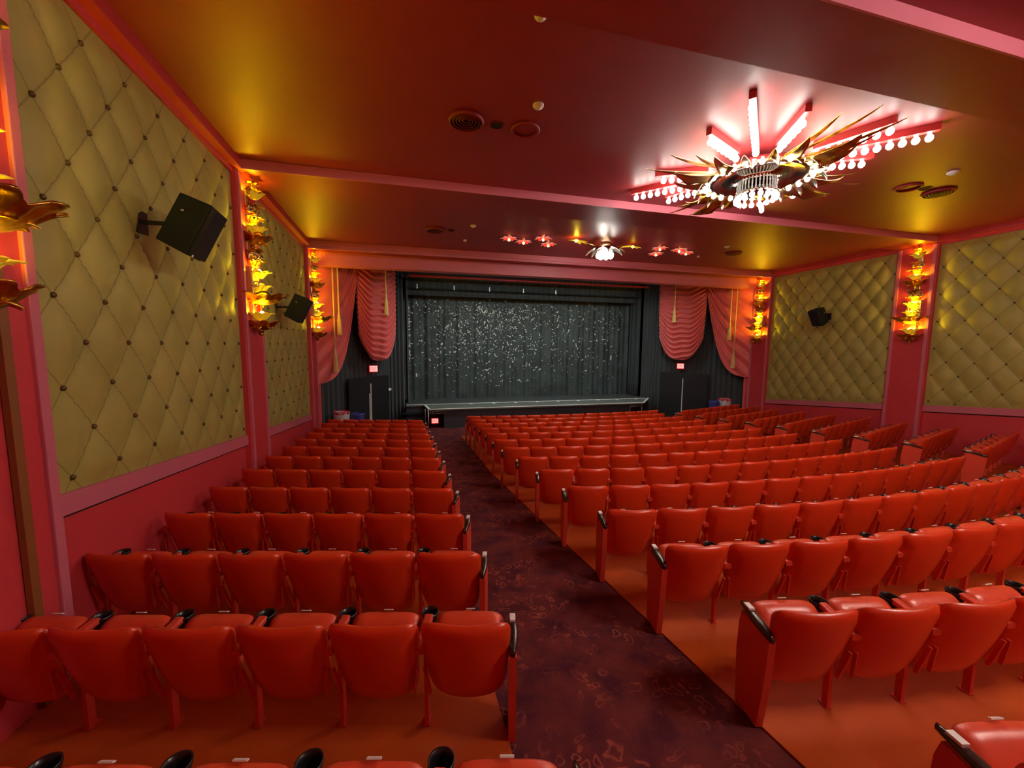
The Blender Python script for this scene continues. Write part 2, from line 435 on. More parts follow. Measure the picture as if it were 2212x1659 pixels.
# right block
for k in range(3, 12):
    sl = min(.36, .25 + .02*k); xa = -5.159 + .965*(10.879 - .165*(1.936+.857*k)); pk = .505 - .002*k
    f = lambda x, k=k, sl=sl, xa=xa: 1.88 + .823*k + sl*(x-xa)
    n = int((7.74 - xa)/.495)
    for i, (x, y, a) in enumerate(rowpath(f, xa, 1, n, pk)):
        if x > visx(y)[1]: continue
        seat(x, y, a, 1, i == 0, 'red theatre seat, %s from the right aisle, in the %s row of the right block' % (ORD[i], ORD[k-3]), 'red theatre seats in the right block', pk)
print('SEATS', NSEAT[0])

# painted floors under the three blocks
def slab(pts, m=None):
    bot = [(x, y, fl(y) - .05) for x, y in pts]; top = [(x, y, fl(y) + .012) for x, y in pts]
    n = len(pts); mb = MB().add(bot + top, [tuple(range(n))[::-1], tuple(range(n, 2*n))] + [(i, (i+1) % n, n+(i+1) % n, n+i) for i in range(n)])
    return mb
struct('floor_left_seating', slab([(-W(-1)+.02, -1.2), (-4.63, -1.2), (-4.64, 2), (-4.72, 6), (-4.87, 12.2), (-7.9, 13.0)]), M['paint'])
struct('floor_centre_seating', slab([(-3.0, -1.2), (-3.08, 1.2), (-3.18, 2.6), (-3.36, 5.0), (-3.56, 8.0), (-3.62, 12.8), (3.2, 12.8), (3.1, 8.4), (3.5, 5.5), (3.8, 3.4), (4.0, 1.2), (4.0, -1.2)]), M['paint'])
struct('floor_right_seating', slab([(W(-1)-.02, -1.2), (W(12.9)-.02, 13.0), (3.8, 12.2), (4.2, 10), (5.0, 4.6), (5.5, 1.), (5.6, -1.2)][::-1]), M['paint'])

# ------------------------------------------------------------------ foliage and ornament shapes
def leaf(mb, mtx, L, w, curl=.5, cup=.25, lobes=0, nu=6, nv=12, tw=0.):
    """leaf along +Z bending towards +Y; width profile lobed"""
    def fn(a, b):
        u = a*2-1; wv = w*(sin(pi*min(1., .12+.88*b))**.75)
        if lobes: wv *= 1 - .28*abs(sin(pi*lobes*b))
        ang = curl*b*b*2.2
        # integrate a bending spine
        n = 8; z = y = 0.
        for k in range(n):
            t = (k+.5)/n*b; aa = curl*t*t*2.2; z += cos(aa)*L*b/n; y += sin(aa)*L*b/n
        x = u*wv/2; off = cup*abs(u)**1.6*wv/2
        return mtx @ Vector((x*cos(tw*b), y + off*cos(ang) + x*sin(tw*b), z - off*sin(ang)))
    return mb.grid(fn, nu, nv)
def bowl(mb, c, r, h, n=8, a0=0., a1=2*pi, lip=.12):
    """leafy bowl whose rim rises in n petals"""
    def fn(u, v):
        a = a0 + u*(a1-a0); pet = abs(sin(n*a/2))
        rr = r*(.12 + .88*v**.75)*(1 + .10*pet*v) + lip*r*max(0, v-.8)*5*pet
        z = h*(v**1.5)*(.72 + .28*pet) - .06*h*max(0, v-.88)*8
        rib = 1 + .05*sin(n*a*2)*v
        return (c[0] + rr*rib*cos(a), c[1] + rr*rib*sin(a), c[2] + z)
    full = abs(a1-a0-2*pi) < 1e-6
    return mb.grid(fn, n*8, 10, full)
def scroll(mb, c, r, w, turns=1.6, mtx=None, t=.018):
    pts = []; n = 26
    for i in range(n):
        a = turns*2*pi*i/(n-1); q = r*(1 - .8*i/(n-1))
        p = Vector((0, q*cos(a), q*sin(a)))
        pts.append(p)
    m0 = mtx or Matrix.Identity(4); c = Vector(c)
    for dx in (-w/2, 0, w/2):
        mb.tube([c + m0 @ (p + Vector((dx, 0, 0))) for p in pts], [t*(1-.4*i/n) for i in range(n)], 6)
    return mb

# ------------------------------------------------------------------ gilded sconces (local +Y points into the room, z = 0 at the finial)
def make_sconce(label, loc, rz, src=None):
    t = thing('gilded_sconce', label, 'wall lamp', loc, rz, 'gilded sconces on the pilasters')
    if src:
        for ch in list(src.children):
            c = ch.copy(); COL.objects.link(c); c.parent = t
        return t
    # backplate strip
    mb = MB(); mb.box((-.075, -.05, .22), (.075, .05, 1.28)); mb.box((-.055, -.05, 1.28), (.055, .02, 2.35))
    mb.box((-.15, .0, .62), (-.105, .09, 1.12)); mb.box((.105, .0, .62), (.15, .09, 1.12))
    obj('backplate', mb, M['palegold'], t, bevel=.012)
    # bottom finial beads
    mb = MB(); mb.ball((0, .12, .03), .035); mb.ball((0, .12, .085), .05); mb.ball((-.07, .12, .11), .03); mb.ball((.07, .12, .11), .03)
    obj('finial', mb, M['gold'], t, smooth=True)
    # three bowls from bottom
    g = M['gold']
    mb = bowl(MB(), (0, .15, .10), .21, .16, 8); leafring(mb, (0, .15, .12), .12, .16, 7, 1.0); obj('bowl', mb, g, t, smooth=True, solid=.01)
    mb = bowl(MB(), (0, .17, .52), .31, .19, 9); leafring(mb, (0, .17, .55), .22, .16, 9, .7); obj('bowl', mb, g, t, smooth=True, solid=.012)
    mb = bowl(MB(), (0, .13, 1.48), .20, .17, 7); leafring(mb, (0, .13, 1.50), .12, .13, 7, .9); obj('bowl', mb, g, t, smooth=True, solid=.01)
    # lit leaves around each lamp
    for z, r, L, n in ((.26, .10, .24, 9), (.72, .10, .22, 8), (.95, .10, .22, 7), (1.66, .07, .20, 8), (2.2, .05, .20, 5)):
        for k in range(n):
            a = 2*pi*k/n + z*3
            mb = leaf(MB(), T(r*.4*cos(a), .13 + r*.4*sin(a), z) @ RZ(a - pi/2) @ RX(-radians(28)), L, .12, .75, .3, 0, 4, 8)
            obj('lit_leaf', mb, M['amberleaf'], t, smooth=True, solid=.006)
    # dark leaf sprays between
    for z, n, L in ((.92, 6, .22), (1.12, 6, .20), (1.30, 5, .2), (1.78, 7, .24), (1.98, 6, .22), (2.24, 5, .2), (2.36, 4, .16)):
        for k in range(n):
            a = pi*(k+.5)/n
            mb = leaf(MB(), T(.05*cos(a), .06 + .05*sin(a), z) @ RZ(a - pi/2) @ RX(-radians(18)), L, .11, .95, .35, 2, 4, 8)
            obj('gilded_leaf', mb, g, t, smooth=True, solid=.008)
    # scrolls and beads
    mb = MB()
    for sx in (-1, 1):
        scroll(mb, (sx*.09, .10, 1.26), .085, .05, 1.7, RZ(sx*.5))
        scroll(mb, (sx*.11, .12, .84), .06, .04, 1.5, RZ(sx*.4) @ RX(pi))
        scroll(mb, (sx*.08, .09, 2.02), .06, .04, 1.5, RZ(sx*.7))
    obj('scroll', mb, M['palegold'], t, smooth=True)
    mb = MB()
    for z, r in ((1.36, .03), (1.41, .035), (1.45, .03), (2.46, .035), (2.52, .028), (2.56, .018)): mb.ball((0, .10, z), r)
    for z, x, r in ((2.48, .06, .02), (2.48, -.06, .02), (.50, .16, .02), (.50, -.16, .02)): mb.ball((x, .12, z), r)
    obj('bead', mb, g, t, smooth=True)
    # lamps
    for z, y in ((.36, .15), (.80, .15), (1.04, .14), (1.74, .13), (2.30, .12)):
        obj('lamp', MB().ball((0, y, z), .038 if z < 1.9 else .028, 10, 6, 1.4), M['ybulb'], t, smooth=True)
    return t
def leafring(mb, c, r, L, n, curl):
    for k in range(n):
        a = 2*pi*k/n
        leaf(mb, T(c[0] + r*.5*cos(a), c[1] + r*.5*sin(a), c[2] - .01) @ RZ(a - pi/2) @ RX(-radians(50)), L, .13*L/.16, curl, .25, 1, 4, 7)
SC0 = None
for lab, s, y, dz in (('gilded leaf sconce cut by the left edge of the photo', -1, 2.74, .07),
                      ('tall gilded leaf sconce on the left wall between the two quilted panels', -1, 7.42, .13),
                      ('gilded leaf sconce on the left wall beside the stage drapes', -1, 12.28, .09),
                      ('gilded leaf sconce on the right wall between the two quilted panels', 1, 7.42, .13),
                      ('gilded leaf sconce on the right wall beside the stage drapes', 1, 12.28, .09),
                      ('gilded leaf sconce on the near right pilaster beyond the frame', 1, 2.95, .10)):
    n_ = make_sconce(lab, (s*(W(y)-.09), y, dz), pi/2 if s > 0 else -pi/2, SC0); SC0 = SC0 or n_

# ------------------------------------------------------------------ loudspeakers
def make_speaker(label, loc, side, tilt, rz):
    t = thing('wall_speaker', label, 'speaker', loc, 0, 'black wall speakers')
    R = (RZ(rz) if side < 0 else RZ(pi - rz)) @ RY(tilt)
    # cabinet, local +X is the front
    w0, w1, h, d = .25, .36, .54, .32
    def P(x, y, z): return R @ Vector((x, y, z))
    hb = h*.93
    bot = [P(-d/2, -w0/2, -hb/2), P(d/2-.03, -w1/2, -h/2), P(d/2-.03, w1/2, -h/2), P(-d/2, w0/2, -hb/2)]
    top = [P(-d/2, -w0/2, hb/2), P(d/2-.03, -w1/2, h/2), P(d/2-.03, w1/2, h/2), P(-d/2, w0/2, hb/2)]
    obj('cabinet', MB().hexa(bot, top), M['spk'], t, bevel=.012)
    g = MB().hexa([P(d/2-.03, -w1/2+.008, -h/2+.008), P(d/2+.012, -w1/2+.016, -h/2+.016), P(d/2+.012, w1/2-.016, -h/2+.016), P(d/2-.03, w1/2-.008, -h/2+.008)],
                  [P(d/2-.03, -w1/2+.008, h/2-.008), P(d/2+.012, -w1/2+.016, h/2-.016), P(d/2+.012, w1/2-.016, h/2-.016), P(d/2-.03, w1/2-.008, h/2-.008)])
    gr = obj('grille', g, M['grille'], t, bevel=.008)
    e = d/2 + .014
    obj('badge', MB().hexa([P(e-.004, -.17, -.27), P(e, -.17, -.27), P(e, -.14, -.27), P(e-.004, -.14, -.27)], [P(e-.004, -.17, -.245), P(e, -.17, -.245), P(e, -.14, -.245), P(e-.004, -.14, -.245)]), M['white'], gr)
    # bracket back to the wall and steel eye bolt on the side
    mb = MB().tube([(0, 0, 0), (side*.2, 0, .02), (side*.42, 0, .02)], .022, 8); mb.box((side*.40, -.07, -.09), (side*.44, .07, .12))
    obj('bracket', mb, M['black'], t)
    sy = 1 if side > 0 else -1
    obj('bolt', MB().ball(P(-.06, sy*(w0/2+.04), .10), .016), M['metal'], t, smooth=True)
make_speaker('large black speaker hung on the near left quilted panel', (-7.27, 4.70, 1.15), -1, radians(26), radians(6))
make_speaker('black speaker hung on the far left quilted panel', (-7.42, 9.02, .73), -1, radians(26), radians(6))
make_speaker('black speaker hung on the far right quilted panel', (7.38, 9.68, .98), 1, radians(26), radians(6))
make_speaker('black speaker hung on the near right quilted panel beyond the frame', (7.25, 4.55, 1.12), 1, radians(26), radians(6))

# ------------------------------------------------------------------ main chandelier
def bulb_mesh(r, m, name='bulb'):
    mb = MB(); mb.ball((0, 0, 0), r, 12, 8, 1.08); mb.lathe([(r*.55, r*.85), (r*.42, r*1.35), (r*.42, r*1.6)], 10)
    return mb.mesh(name, m, True)
def chandelier(loc, label):
    t = thing('chandelier', label, 'chandelier', loc)      # origin on the ceiling, z negative below
    bm_ = bulb_mesh(.036, M['bulb']); bar_ = bulb_mesh(.041, M['bulb'])
    # polished dish with upper ring
    mb = MB().lathe([(.001, -.02), (.20, -.03), (.42, -.06), (.60, -.13), (.655, -.20), (.665, -.25), (.64, -.268), (.60, -.262), (.50, -.235), (.38, -.225), (.29, -.24), (.25, -.27), (.25, -.30)], 48)
    obj('dish', mb, M['mirror'], t, smooth=True)
    obj('dish_rim', MB().lathe([(.62, -.245), (.675, -.215), (.69, -.235), (.675, -.262), (.62, -.262)], 48), M['palegold'], t, smooth=True)
    for k in range(26):
        a = 2*pi*(k+.5)/26; link('bulb', bm_, t, T(.715*cos(a), .715*sin(a), -.27))
    # crystal drum
    mb = MB()
    for k in range(34):
        a = 2*pi*k/34; mb.tube([(.25*cos(a), .25*sin(a), -.26), (.262*cos(a), .262*sin(a), -.46)], .011, 5)
        mb.ball((.257*cos(a), .257*sin(a), -.34), .015, 6, 4, 1.4); mb.ball((.257*cos(a), .257*sin(a), -.42), .015, 6, 4, 1.4)
    obj('crystal_drum', mb, M['crystal'], t, smooth=True)
    mb = MB().lathe([(.001, -.42), (.16, -.44), (.24, -.445), (.285, -.455), (.30, -.475), (.28, -.49), (.20, -.485), (.08, -.50), (.001, -.505)], 36)
    obj('lower_dish', mb, M['mirror'], t, smooth=True)
    obj('centre_knob', MB().ball((0, 0, -.51), .03), M['gold'], t, smooth=True)
    for k in range(16):
        a = 2*pi*(k+.5)/16; link('bulb', bm_, t, T(.27*cos(a), .27*sin(a), -.54))
    # twelve strips of bulbs in four fans of three
    for q, base in enumerate((131.5, -48.5, -138., 41.5)):
        rest = MB(); strips = []
        for da, r1 in ((0, 1.90 if q < 2 else 1.98), (21, 1.45), (-19, 1.50)):
            a = radians(base + da); r0 = .74
            b = link('light_strip', MB().box((r0-.04, -.036, -.085), (r1+.03, .036, -.0)).mesh('light_strip', M['channel']), t, RZ(a))
            r = r0; 
            while r < r1:
                if q < 3: link('bulb', bar_, b, T(r, 0, -.155))
                else:
                    vs = [(v.co.x + r*cos(a), v.co.y + r*sin(a), v.co.z - .155) for v in bar_.vertices]
                    rest.add(vs, [tuple(p.vertices) for p in bar_.polygons])
                r += .122
        if q == 3:
            o = obj('bulb', rest, M['bulb'], t, smooth=True); o['kind'] = 'stuff'
    # sprays of gilded leaves between the fans
    for q in range(4):
        base = radians(90*q)
        for (da, L, w_, cu, lo, el) in ((0, .98, .40, .45, 3, 20), (9, 1.25, .08, .16, 0, 7), (-7, 1.30, .07, .12, 0, 5), (19, .72, .26, .75, 2, 24), (-20, .76, .26, .7, 2, 24), (14, .95, .09, .35, 0, 12), (-14, 1.02, .08, .22, 0, 4), (-34, .46, .18, .9, 1, 30), (34, .46, .18, .9, 1, 30)):
            a = base + radians(da)
            obj('leaf', leaf(MB(), RZ(a - pi/2) @ T(0, .50, -.16) @ RX(-radians(90 + el)), L, w_, -cu*.6, .35, lo, 6, 14), M['gold'] if q % 2 else M['palegold'], t, smooth=True, solid=.008)
    # short leaves hanging below the rim
    for k in range(18):
        a = 2*pi*k/18
        mb = leaf(MB(), RZ(a - pi/2) @ T(0, .60, -.17) @ RX(-radians(108)), .38, .17, .55, .3, 1, 4, 9)
        obj('hanging_leaf', mb, M['silver'], t, smooth=True, solid=.007)
    return t
chandelier((0, 5.1, ZC), 'large gilded chandelier with strips of round bulbs, nearest the viewer')
# the same lamp family hangs over the rear bay, above and behind the viewer
def rear_light(loc, label):
    t = thing('ceiling_light', label, 'ceiling light', loc)
    obj('dish', MB().lathe([(.001, 0), (.5, -.02), (.55, -.08), (.5, -.12), (.001, -.10)], 32), M['mirror'], t, smooth=True)
    bm_ = bulb_mesh(.05, M['rearbulb'])
    for k in range(16):
        a = 2*pi*k/16; link('bulb', bm_, t, T(.45*cos(a), .45*sin(a), -.19))
rear_light((0, -.3, ZC), 'round dish light with a ring of bulbs over the rear seats')

# ------------------------------------------------------------------ flower lamp over the front seats
def flower_lamp(loc, label):
    t = thing('flower_chandelier', label, 'chandelier', loc)
    mb = MB()
    for k in range(10):
        a = 2*pi*k/10
        leaf(mb, RZ(a - pi/2) @ T(0, .10, -.10) @ RX(-radians(95)), .50, .20, .50, .35, 0, 5, 12)
    obj('leaves', mb, M['silver'], t, smooth=True, solid=.008)
    obj('stem', MB().lathe([(.001, 0), (.14, -.01), (.13, -.05), (.06, -.08), (.05, -.28), (.001, -.30)], 20), M['palegold'], t, smooth=True)
    bm_ = bulb_mesh(.075, M['bulb2'])
    for k in range(7):
        a = 2*pi*k/7; link('bulb', bm_, t, T(.17*cos(a), .17*sin(a), -.34))
    bc = bulb_mesh(.07, M['bulb2']); link('bulb', bc, t, T(0, 0, -.24))
flower_lamp((0, 9.95, ZC), 'small chandelier of silver leaves and white globes over the front seats')
def glass_flower(x, y, r, ang, label, grp):
    t = thing('glass_flower_light', label, 'light', (x, y, ZC), ang, grp)
    mb = MB().lathe([(.001, .01), (.04, .01), (.03, -.03), (.012, -.05), (.012, -.10), (.001, -.10)], 12); obj('stem', mb, M['palegold'], t, smooth=True)
    mb = MB(); mp = MB()
    for k in range(7):
        leaf(mb, RZ(2*pi*k/7) @ T(0, .03, -.10) @ RX(-radians(88)), r*1.0, r*.62, .35, .3, 0, 4, 7)
        leaf(mp, RZ(2*pi*(k+.5)/7) @ T(0, .04, -.085) @ RX(-radians(84)), r*1.28, r*.55, .35, .3, 0, 4, 7)
    obj('red_petals', mb, M['rflower'], t, smooth=True, solid=.006); obj('pink_petals', mp, M['pflower'], t, smooth=True, solid=.006)
    obj('lamp', MB().ball((0, 0, -.14), .03), mat('flower lamp glass', (1, .8, .4), .3, emit=(1., .75, .3), es=6), t, smooth=True)
FL = [(-2.72, 9.87, 'leftmost red glass flower light on the ceiling'), (-2.28, 10.07, 'second red glass flower light from the left on the ceiling'),
      (-1.89, 9.63, 'upper one of the red flower light pair left of the small chandelier'), (-1.57, 10.15, 'lower one of the red flower light pair left of the small chandelier'),
      (1.52, 9.68, 'upper one of the red flower light pair right of the small chandelier'), (1.80, 10.27, 'lower one of the red flower light pair right of the small chandelier'),
      (2.15, 9.70, 'second red glass flower light from the right on the ceiling'), (2.56, 9.94, 'rightmost red glass flower light on the ceiling')]
for i, (x, y, l) in enumerate(FL): glass_flower(x, y, .15, i*.7, l, 'red glass flower lights on the ceiling')
def amber_spray(x, y, ang, label, es):
    t = thing('amber_leaf_light', label, 'light', (x, y, ZC), ang, 'amber leaf lights beside the small chandelier')
    mb = MB()
    for a, L in ((0, .34), (.5, .26), (-.4, .3), (pi, .24), (pi+.4, .2)):
        leaf(mb, RZ(a - pi/2) @ T(0, .03, -.09) @ RX(-radians(86)), L, .09, .3, .3, 0, 4, 8)
    obj('leaves', mb, M['amberleaf'], t, smooth=True, solid=.006)
    obj('lamp', MB().ball((0, 0, -.10), .035), mat('amber spray glass', (1, .7, .1), .3, emit=(1, .65, .03), es=es), t, smooth=True)
    obj('stem', MB().tube([(0, 0, 0), (0, 0, -.08)], .012), M['gold'], t)
    obj('stalk', MB().tube([(.05, 0, -.06), (.35, .03, -.10), (.72, .0, -.14)], .009, 6), M['gold'], t, smooth=True)
amber_spray(-1.00, 9.62, .25, 'bright amber leaf light left of the small chandelier', 90)
amber_spray(.72, 9.75, pi, 'small amber leaf light right of the small chandelier', 12)

# ------------------------------------------------------------------ ceiling fittings
def vent(x, y, label):
    t = thing('ceiling_vent', label, 'vent', (x, y, ZC), 0, 'round ceiling vents')
    obj('throat', MB().lathe([(.001, 0), (.20, 0), (.20, -.012), (.001, -.012)], 32), M['hole'], t)
    for k, r in enumerate((.205, .165, .125, .085, .045)):
        obj('louvre_ring', MB().lathe([(r, -.004), (r+.022, -.012), (r+.002, -.052+.006*k), (r-.012, -.046+.006*k)], 32), M['vent'] if k else M['ceiling'], t, smooth=True)
vent(-4.45, 5.13, 'round louvred ceiling vent left of centre, near the plain ring')
vent(4.04, 5.15, 'round louvred ceiling vent on the right, above the near right sconce')
vent(-4.56, 9.94, 'round ceiling vent over the left front seats')
vent(4.19, 9.91, 'round ceiling vent over the right front seats')
def ring(x, y, label):
    tag(obj('ceiling_ring', MB().lathe([(.15, -.002), (.19, -.002), (.195, -.02), (.17, -.035), (.15, -.02)], 32), M['ceiling'], smooth=True, mtx=T(x, y, ZC)), label, 'ceiling ring', 'plain ceiling rings')
ring(-3.68, 5.15, 'plain painted ring on the ceiling beside the left vent'); ring(3.28, 5.15, 'plain painted ring on the ceiling beside the right vent')
def rec(x, y, label):
    t = thing('recessed_light', label, 'recessed light', (x, y, ZC), 0, 'small recessed ceiling lights')
    obj('opening', MB().lathe([(.001, .01), (.075, .01), (.078, -.008), (.001, -.008)], 24), M['hole'], t)
    obj('trim_ring', MB().lathe([(.075, -.002), (.088, -.002), (.088, -.010), (.075, -.012)], 24), M['vent'], t)
for x, y, l in ((-4.06, 5.15, 'small dark recessed light between the left vent and ring'), (3.62, 5.11, 'small dark recessed light between the right vent and ring'),
                (-4.17, 9.91, 'small dark recessed light beside the vent over the left front seats')): rec(x, y, l)
def det(x, y, r, label):
    t = thing('smoke_detector', label, 'smoke detector', (x, y, ZC), 0, 'white ceiling detectors')
    obj('base', MB().lathe([(.001, 0), (r, 0), (r, -.02), (r*.9, -.03), (.001, -.03)], 24), M['white'], t, smooth=True)
    obj('cone', MB().lathe([(r*.8, -.03), (r*.7, -.038), (r*.5, -.040), (r*.45, -.05), (r*.28, -.052), (.001, -.056)], 24), M['white'], t, smooth=True)
det(-3.68, 4.61, .065, 'white smoke detector on the ceiling above the plain ring, left of centre')
det(-4.05, 3.42, .055, 'smoke detector at the top edge of the photo')
det(3.23, 4.54, .075, 'white smoke detector on the ceiling at the right')
det(-3.71, 9.39, .07, 'white smoke detector on the ceiling over the left front seats')
det(3.41, 9.34, .07, 'white smoke detector on the ceiling over the right front seats')
det(-3.73, 10.7, .045, 'tiny detector near the beam over the left front seats')
det(3.48, 10.55, .045, 'tiny detector near the beam over the right front seats')

# ------------------------------------------------------------------ drapes beside the stage
def SPt(s, side, off, z):
    ax, ay = 8.0, 12.8; bx, by = 5.82, 15.72
    x = ax + (bx-ax)*s; y = ay + (by-ay)*s; nx, ny = -.80, -.60
    return Vector((side*(x + nx*off), y + ny*off, z))
def swag(side, s0, s1, D, half, nfold, label):
    ztop = 2.9; L = 3.64
    wtot = (s1-s0)
    def fn(u, v):
        if not half:
            x = u*2-1; zs = ztop - .72*D*v; sag = (.06 + .22*v)*D
            z = zs - sag*(1 - abs(x)**2.9); wd = 1 - .08*v*v
            xx = x*wd
            s = (s0+s1)/2 + xx*wtot/2
            fold = .5 - .5*cos(2*pi*nfold*(v + .012*sin(7*x+3*v)))
            off = .08 + .16*(fold**.8)*(1 - .5*abs(x)**3) + .07*(1-x*x)*v
        else:                         # gathers on the inner side, tail against the wall
            x = u; zs = ztop - .10*D*v; sag = (.12 + .78*v)*D
            z = zs - sag*(1 - x**3.6)
            s = s0 + wtot*x*(.45 + .55*1) * (1 - .05*v)
            fold = .5 - .5*cos(2*pi*nfold*(v*.7 + x*.25 + .02*sin(6*x)))
            off = .12 + .06*fold
        return SPt(s, side, off, z)
    mb = MB().grid(fn, 44, 210)
    return tag(obj('swag_drape', mb, M['drape'], smooth=True, solid=.012, center=True), label, 'curtain', 'rose satin swag drapes')
for side, nm in ((-1, 'left'), (1, 'right')):
    swag(side, .452, 1.0, 3.48, False, 15, 'rose satin swag drape hanging in a U beside the stage, %s inner one' % nm)
    swag(side, -.05, .49, 4.1, True, 9, 'rose satin half swag drape against the %s wall beside the stage' % nm)
    def tail(u, v):
        p = SPt(-.06 + .10*u, side, .06 + .03*sin(2*pi*4*u), 2.9 - v*(2.9 + 3.05)); return p
    tag(obj('drape_tail', MB().grid(tail, 40, 10), M['drape'], smooth=True, solid=.01, center=True), 'narrow rose drape falling to the floor at the %s wall beside the stage' % nm, 'curtain', 'narrow rose drape tails')
def tassel(x, y, z0, z1, label):
    t = thing('tassel', label, 'tassel', (x, y, z1), 0, 'gold curtain tassels')
    hb = .42 if z1 < 2 else .4; h = z0 - z1
    obj('cord', MB().tube([(0, 0, hb+.02), (0, 0, h)], .022, 8), M['cord'], t, smooth=True)
    obj('knot', MB().lathe([(.02, hb+.32), (.035, hb+.22), (.045, hb+.10), (.07, hb+.03), (.05, hb), (.06, hb-.03), (.05, hb-.05)], 14), M['cord'], t, smooth=True)
    obj('fringe', MB().grid(lambda u, v: ((.055+.02*v)*cos(2*pi*u)*(1+.08*sin(40*pi*u)), (.055+.02*v)*sin(2*pi*u)*(1+.08*sin(40*pi*u)), hb*(1-v)), 60, 4, True), M['cord'], t)
TX = [(7.45, 13.05), (7.33, 13.20), (6.02, 14.95)]
for side, nm in ((-1, 'left'), (1, 'right')):
    tassel(side*TX[0][0], TX[0][1], 2.7, -.85, 'gold tassel on a long cord nearest the %s wall' % nm)
    tassel(side*TX[1][0], TX[1][1], 2.7, .28, 'gold tassel, middle one of the three on the %s drapes' % nm)
    tassel(side*TX[2][0], TX[2][1], 2.9, 1.06, 'gold tassel hanging on the %s inner swag nearest the stage' % nm)

# ------------------------------------------------------------------ black masking
def pleat(name, pts, z0, z1, amp, pitch, label, m=None, grp='black stage curtains'):
    P = [Vector((x, y, 0)) for x, y in pts]; seg = [(P[i+1]-P[i]).length for i in range(len(P)-1)]; Lt = sum(seg)
    n = int(Lt/pitch*8)
    rnd = [random.uniform(.6, 1.3) for _ in range(200)]
    def fn(u, v):
        d = u*Lt; i = 0
        while i < len(seg)-1 and d > seg[i]: d -= seg[i]; i += 1
        t = (P[i+1]-P[i]).normalized(); nrm = Vector((t.y, -t.x, 0)); p = P[i] + t*d
        k = u*Lt/pitch; p = p + nrm*amp*rnd[int(k) % 200]*sin(2*pi*k)
        return (p.x, p.y, z0 + v*(z1-z0))
    return tag(obj(name, MB().grid(fn, n, 6), m or M['blackcloth'], smooth=True, solid=.006, center=True), label, 'curtain', grp)
for side, nm in ((-1, 'left'), (1, 'right')):
    pleat('black_curtain', [(side*8.35, 12.95), (side*8.3, 13.1), (side*6.0, 16.15)], -3.25, 3.0, .035, .21, 'black pleated curtain behind the %s swag drapes' % nm)
    pleat('stage_leg_curtain', [(side*6.0, 16.2), (side*5.45, 16.45)], -3.3, 3.0, .05, .16, 'narrow black curtain at the %s side of the stage opening' % nm)
    pleat('wing_curtain', [(side*5.34, 16.55), (side*5.34, 17.3)], -2.4, 2.7, .05, .2, 'black wing curtain on the %s side of the stage floor' % nm)
pleat('black_border_curtain', [(-5.6, 16.9), (5.6, 16.9)], 2.05, 3.0, .025, .25, 'black border curtain across the top of the stage')
tag(obj('lighting_rail', MB().tube([(-5.2, 15.6, 2.62), (5.1, 15.6, 2.62)], .045, 10), M['iron'], smooth=True), 'reddish brown rail under the top of the stage opening', 'rail')
trk = thing('curtain_track', 'thin black track with metal clips across the top of the stage', 'rail', (0, 16.64, 2.28))
obj('track', MB().box((-5.3, -.04, 0), (5.3, .04, .05)), M['spk'], trk)
for x in (-4.9, -3.4, -1.9, -.4, 1.1): obj('clip', MB().box((x-.02, -.06, .0), (x+.02, -.04, .18)), M['metal'], trk)
# sequin backdrop
bd = thing('sequin_backdrop', 'dark sparkling sequin curtain closing the back of the stage', 'curtain', (0, 17.6, -2.4))
rn = random.Random(3)
def bfn(u, v):
    x = -5.55 + u*11.1; return (x, .035*sin(x*9) + .02*sin(x*23+1), v*4.9)
obj('cloth', MB().grid(bfn, 260, 8), M['backdrop'], bd, smooth=True)
mb = MB()
for k in range(1500):
    cx_ = rn.gauss(-1.9, 2.2) if rn.random() < .62 else rn.uniform(-5.2, 5.0)
    v = rn.triangular(.03, .94, .80)
    cx_ = max(-5.25, min(5.2, cx_ + .25*sin(v*9)))
    r = rn.choice((.008, .009, .011, .014, .019)) * (1.5 if rn.random() < .05 else 1); L = r*rn.uniform(1, 2.8); a = rn.uniform(0, pi)
    y = bfn((cx_+5.55)/11.1, v)[1] - .02; z = v*4.9
    c, s_ = cos(a), sin(a)
    mb.add([(cx_ - L*c + r*s_, y, z - L*s_ - r*c), (cx_ + L*c + r*s_, y, z + L*s_ - r*c), (cx_ + L*c - r*s_, y, z + L*s_ + r*c), (cx_ - L*c - r*s_, y, z - L*s_ + r*c), (cx_, y-.012, z)], [(0,1,4),(1,2,4),(2,3,4),(3,0,4),(0,3,2,1)])
o = obj('sequin_glints', mb, M['sequin'], bd); o['kind'] = 'stuff'

# ------------------------------------------------------------------ stage platform
st = thing('stage_platform', 'low black stage with white taped edge in front of the sequin curtain', 'stage', (0, 14.66, fl(14.66)))
def L_(p): return (p[0]-0, p[1]-14.66, p[2]-fl(14.66))
def ob(name, mb, m, **k):
    mb.v = [L_(v) for v in mb.v]; return obj(name, mb, m, st, **k)
ZS = -2.40
ob('stage_deck', MB().box((-5.42, 15.85, ZS-.06), (5.42, 18.4, ZS)), M['stagefloor'])
ap = [(-4.56, 14.66), (4.46, 14.60), (5.50, 15.86), (-4.70, 15.86)]
ob('apron_deck', MB().hexa([(x, y, ZS-.06) for x, y in ap], [(x, y, ZS-.004) for x, y in ap]), M['apron'])
def strip(a, b, w_, h=.012):
    a, b = Vector((*a, 0)), Vector((*b, 0)); t = (b-a).normalized(); n = Vector((-t.y, t.x, 0))*w_/2
    return MB().hexa([(*(a-n).xy, ZS-.006), (*(b-n).xy, ZS-.006), (*(b+n).xy, ZS-.006), (*(a+n).xy, ZS-.006)], [(*(a-n).xy, ZS+h), (*(b-n).xy, ZS+h), (*(b+n).xy, ZS+h), (*(a+n).xy, ZS+h)])
ob('front_edge_tape', strip((-4.58, 14.68), (4.48, 14.62), .07), M['edge'])
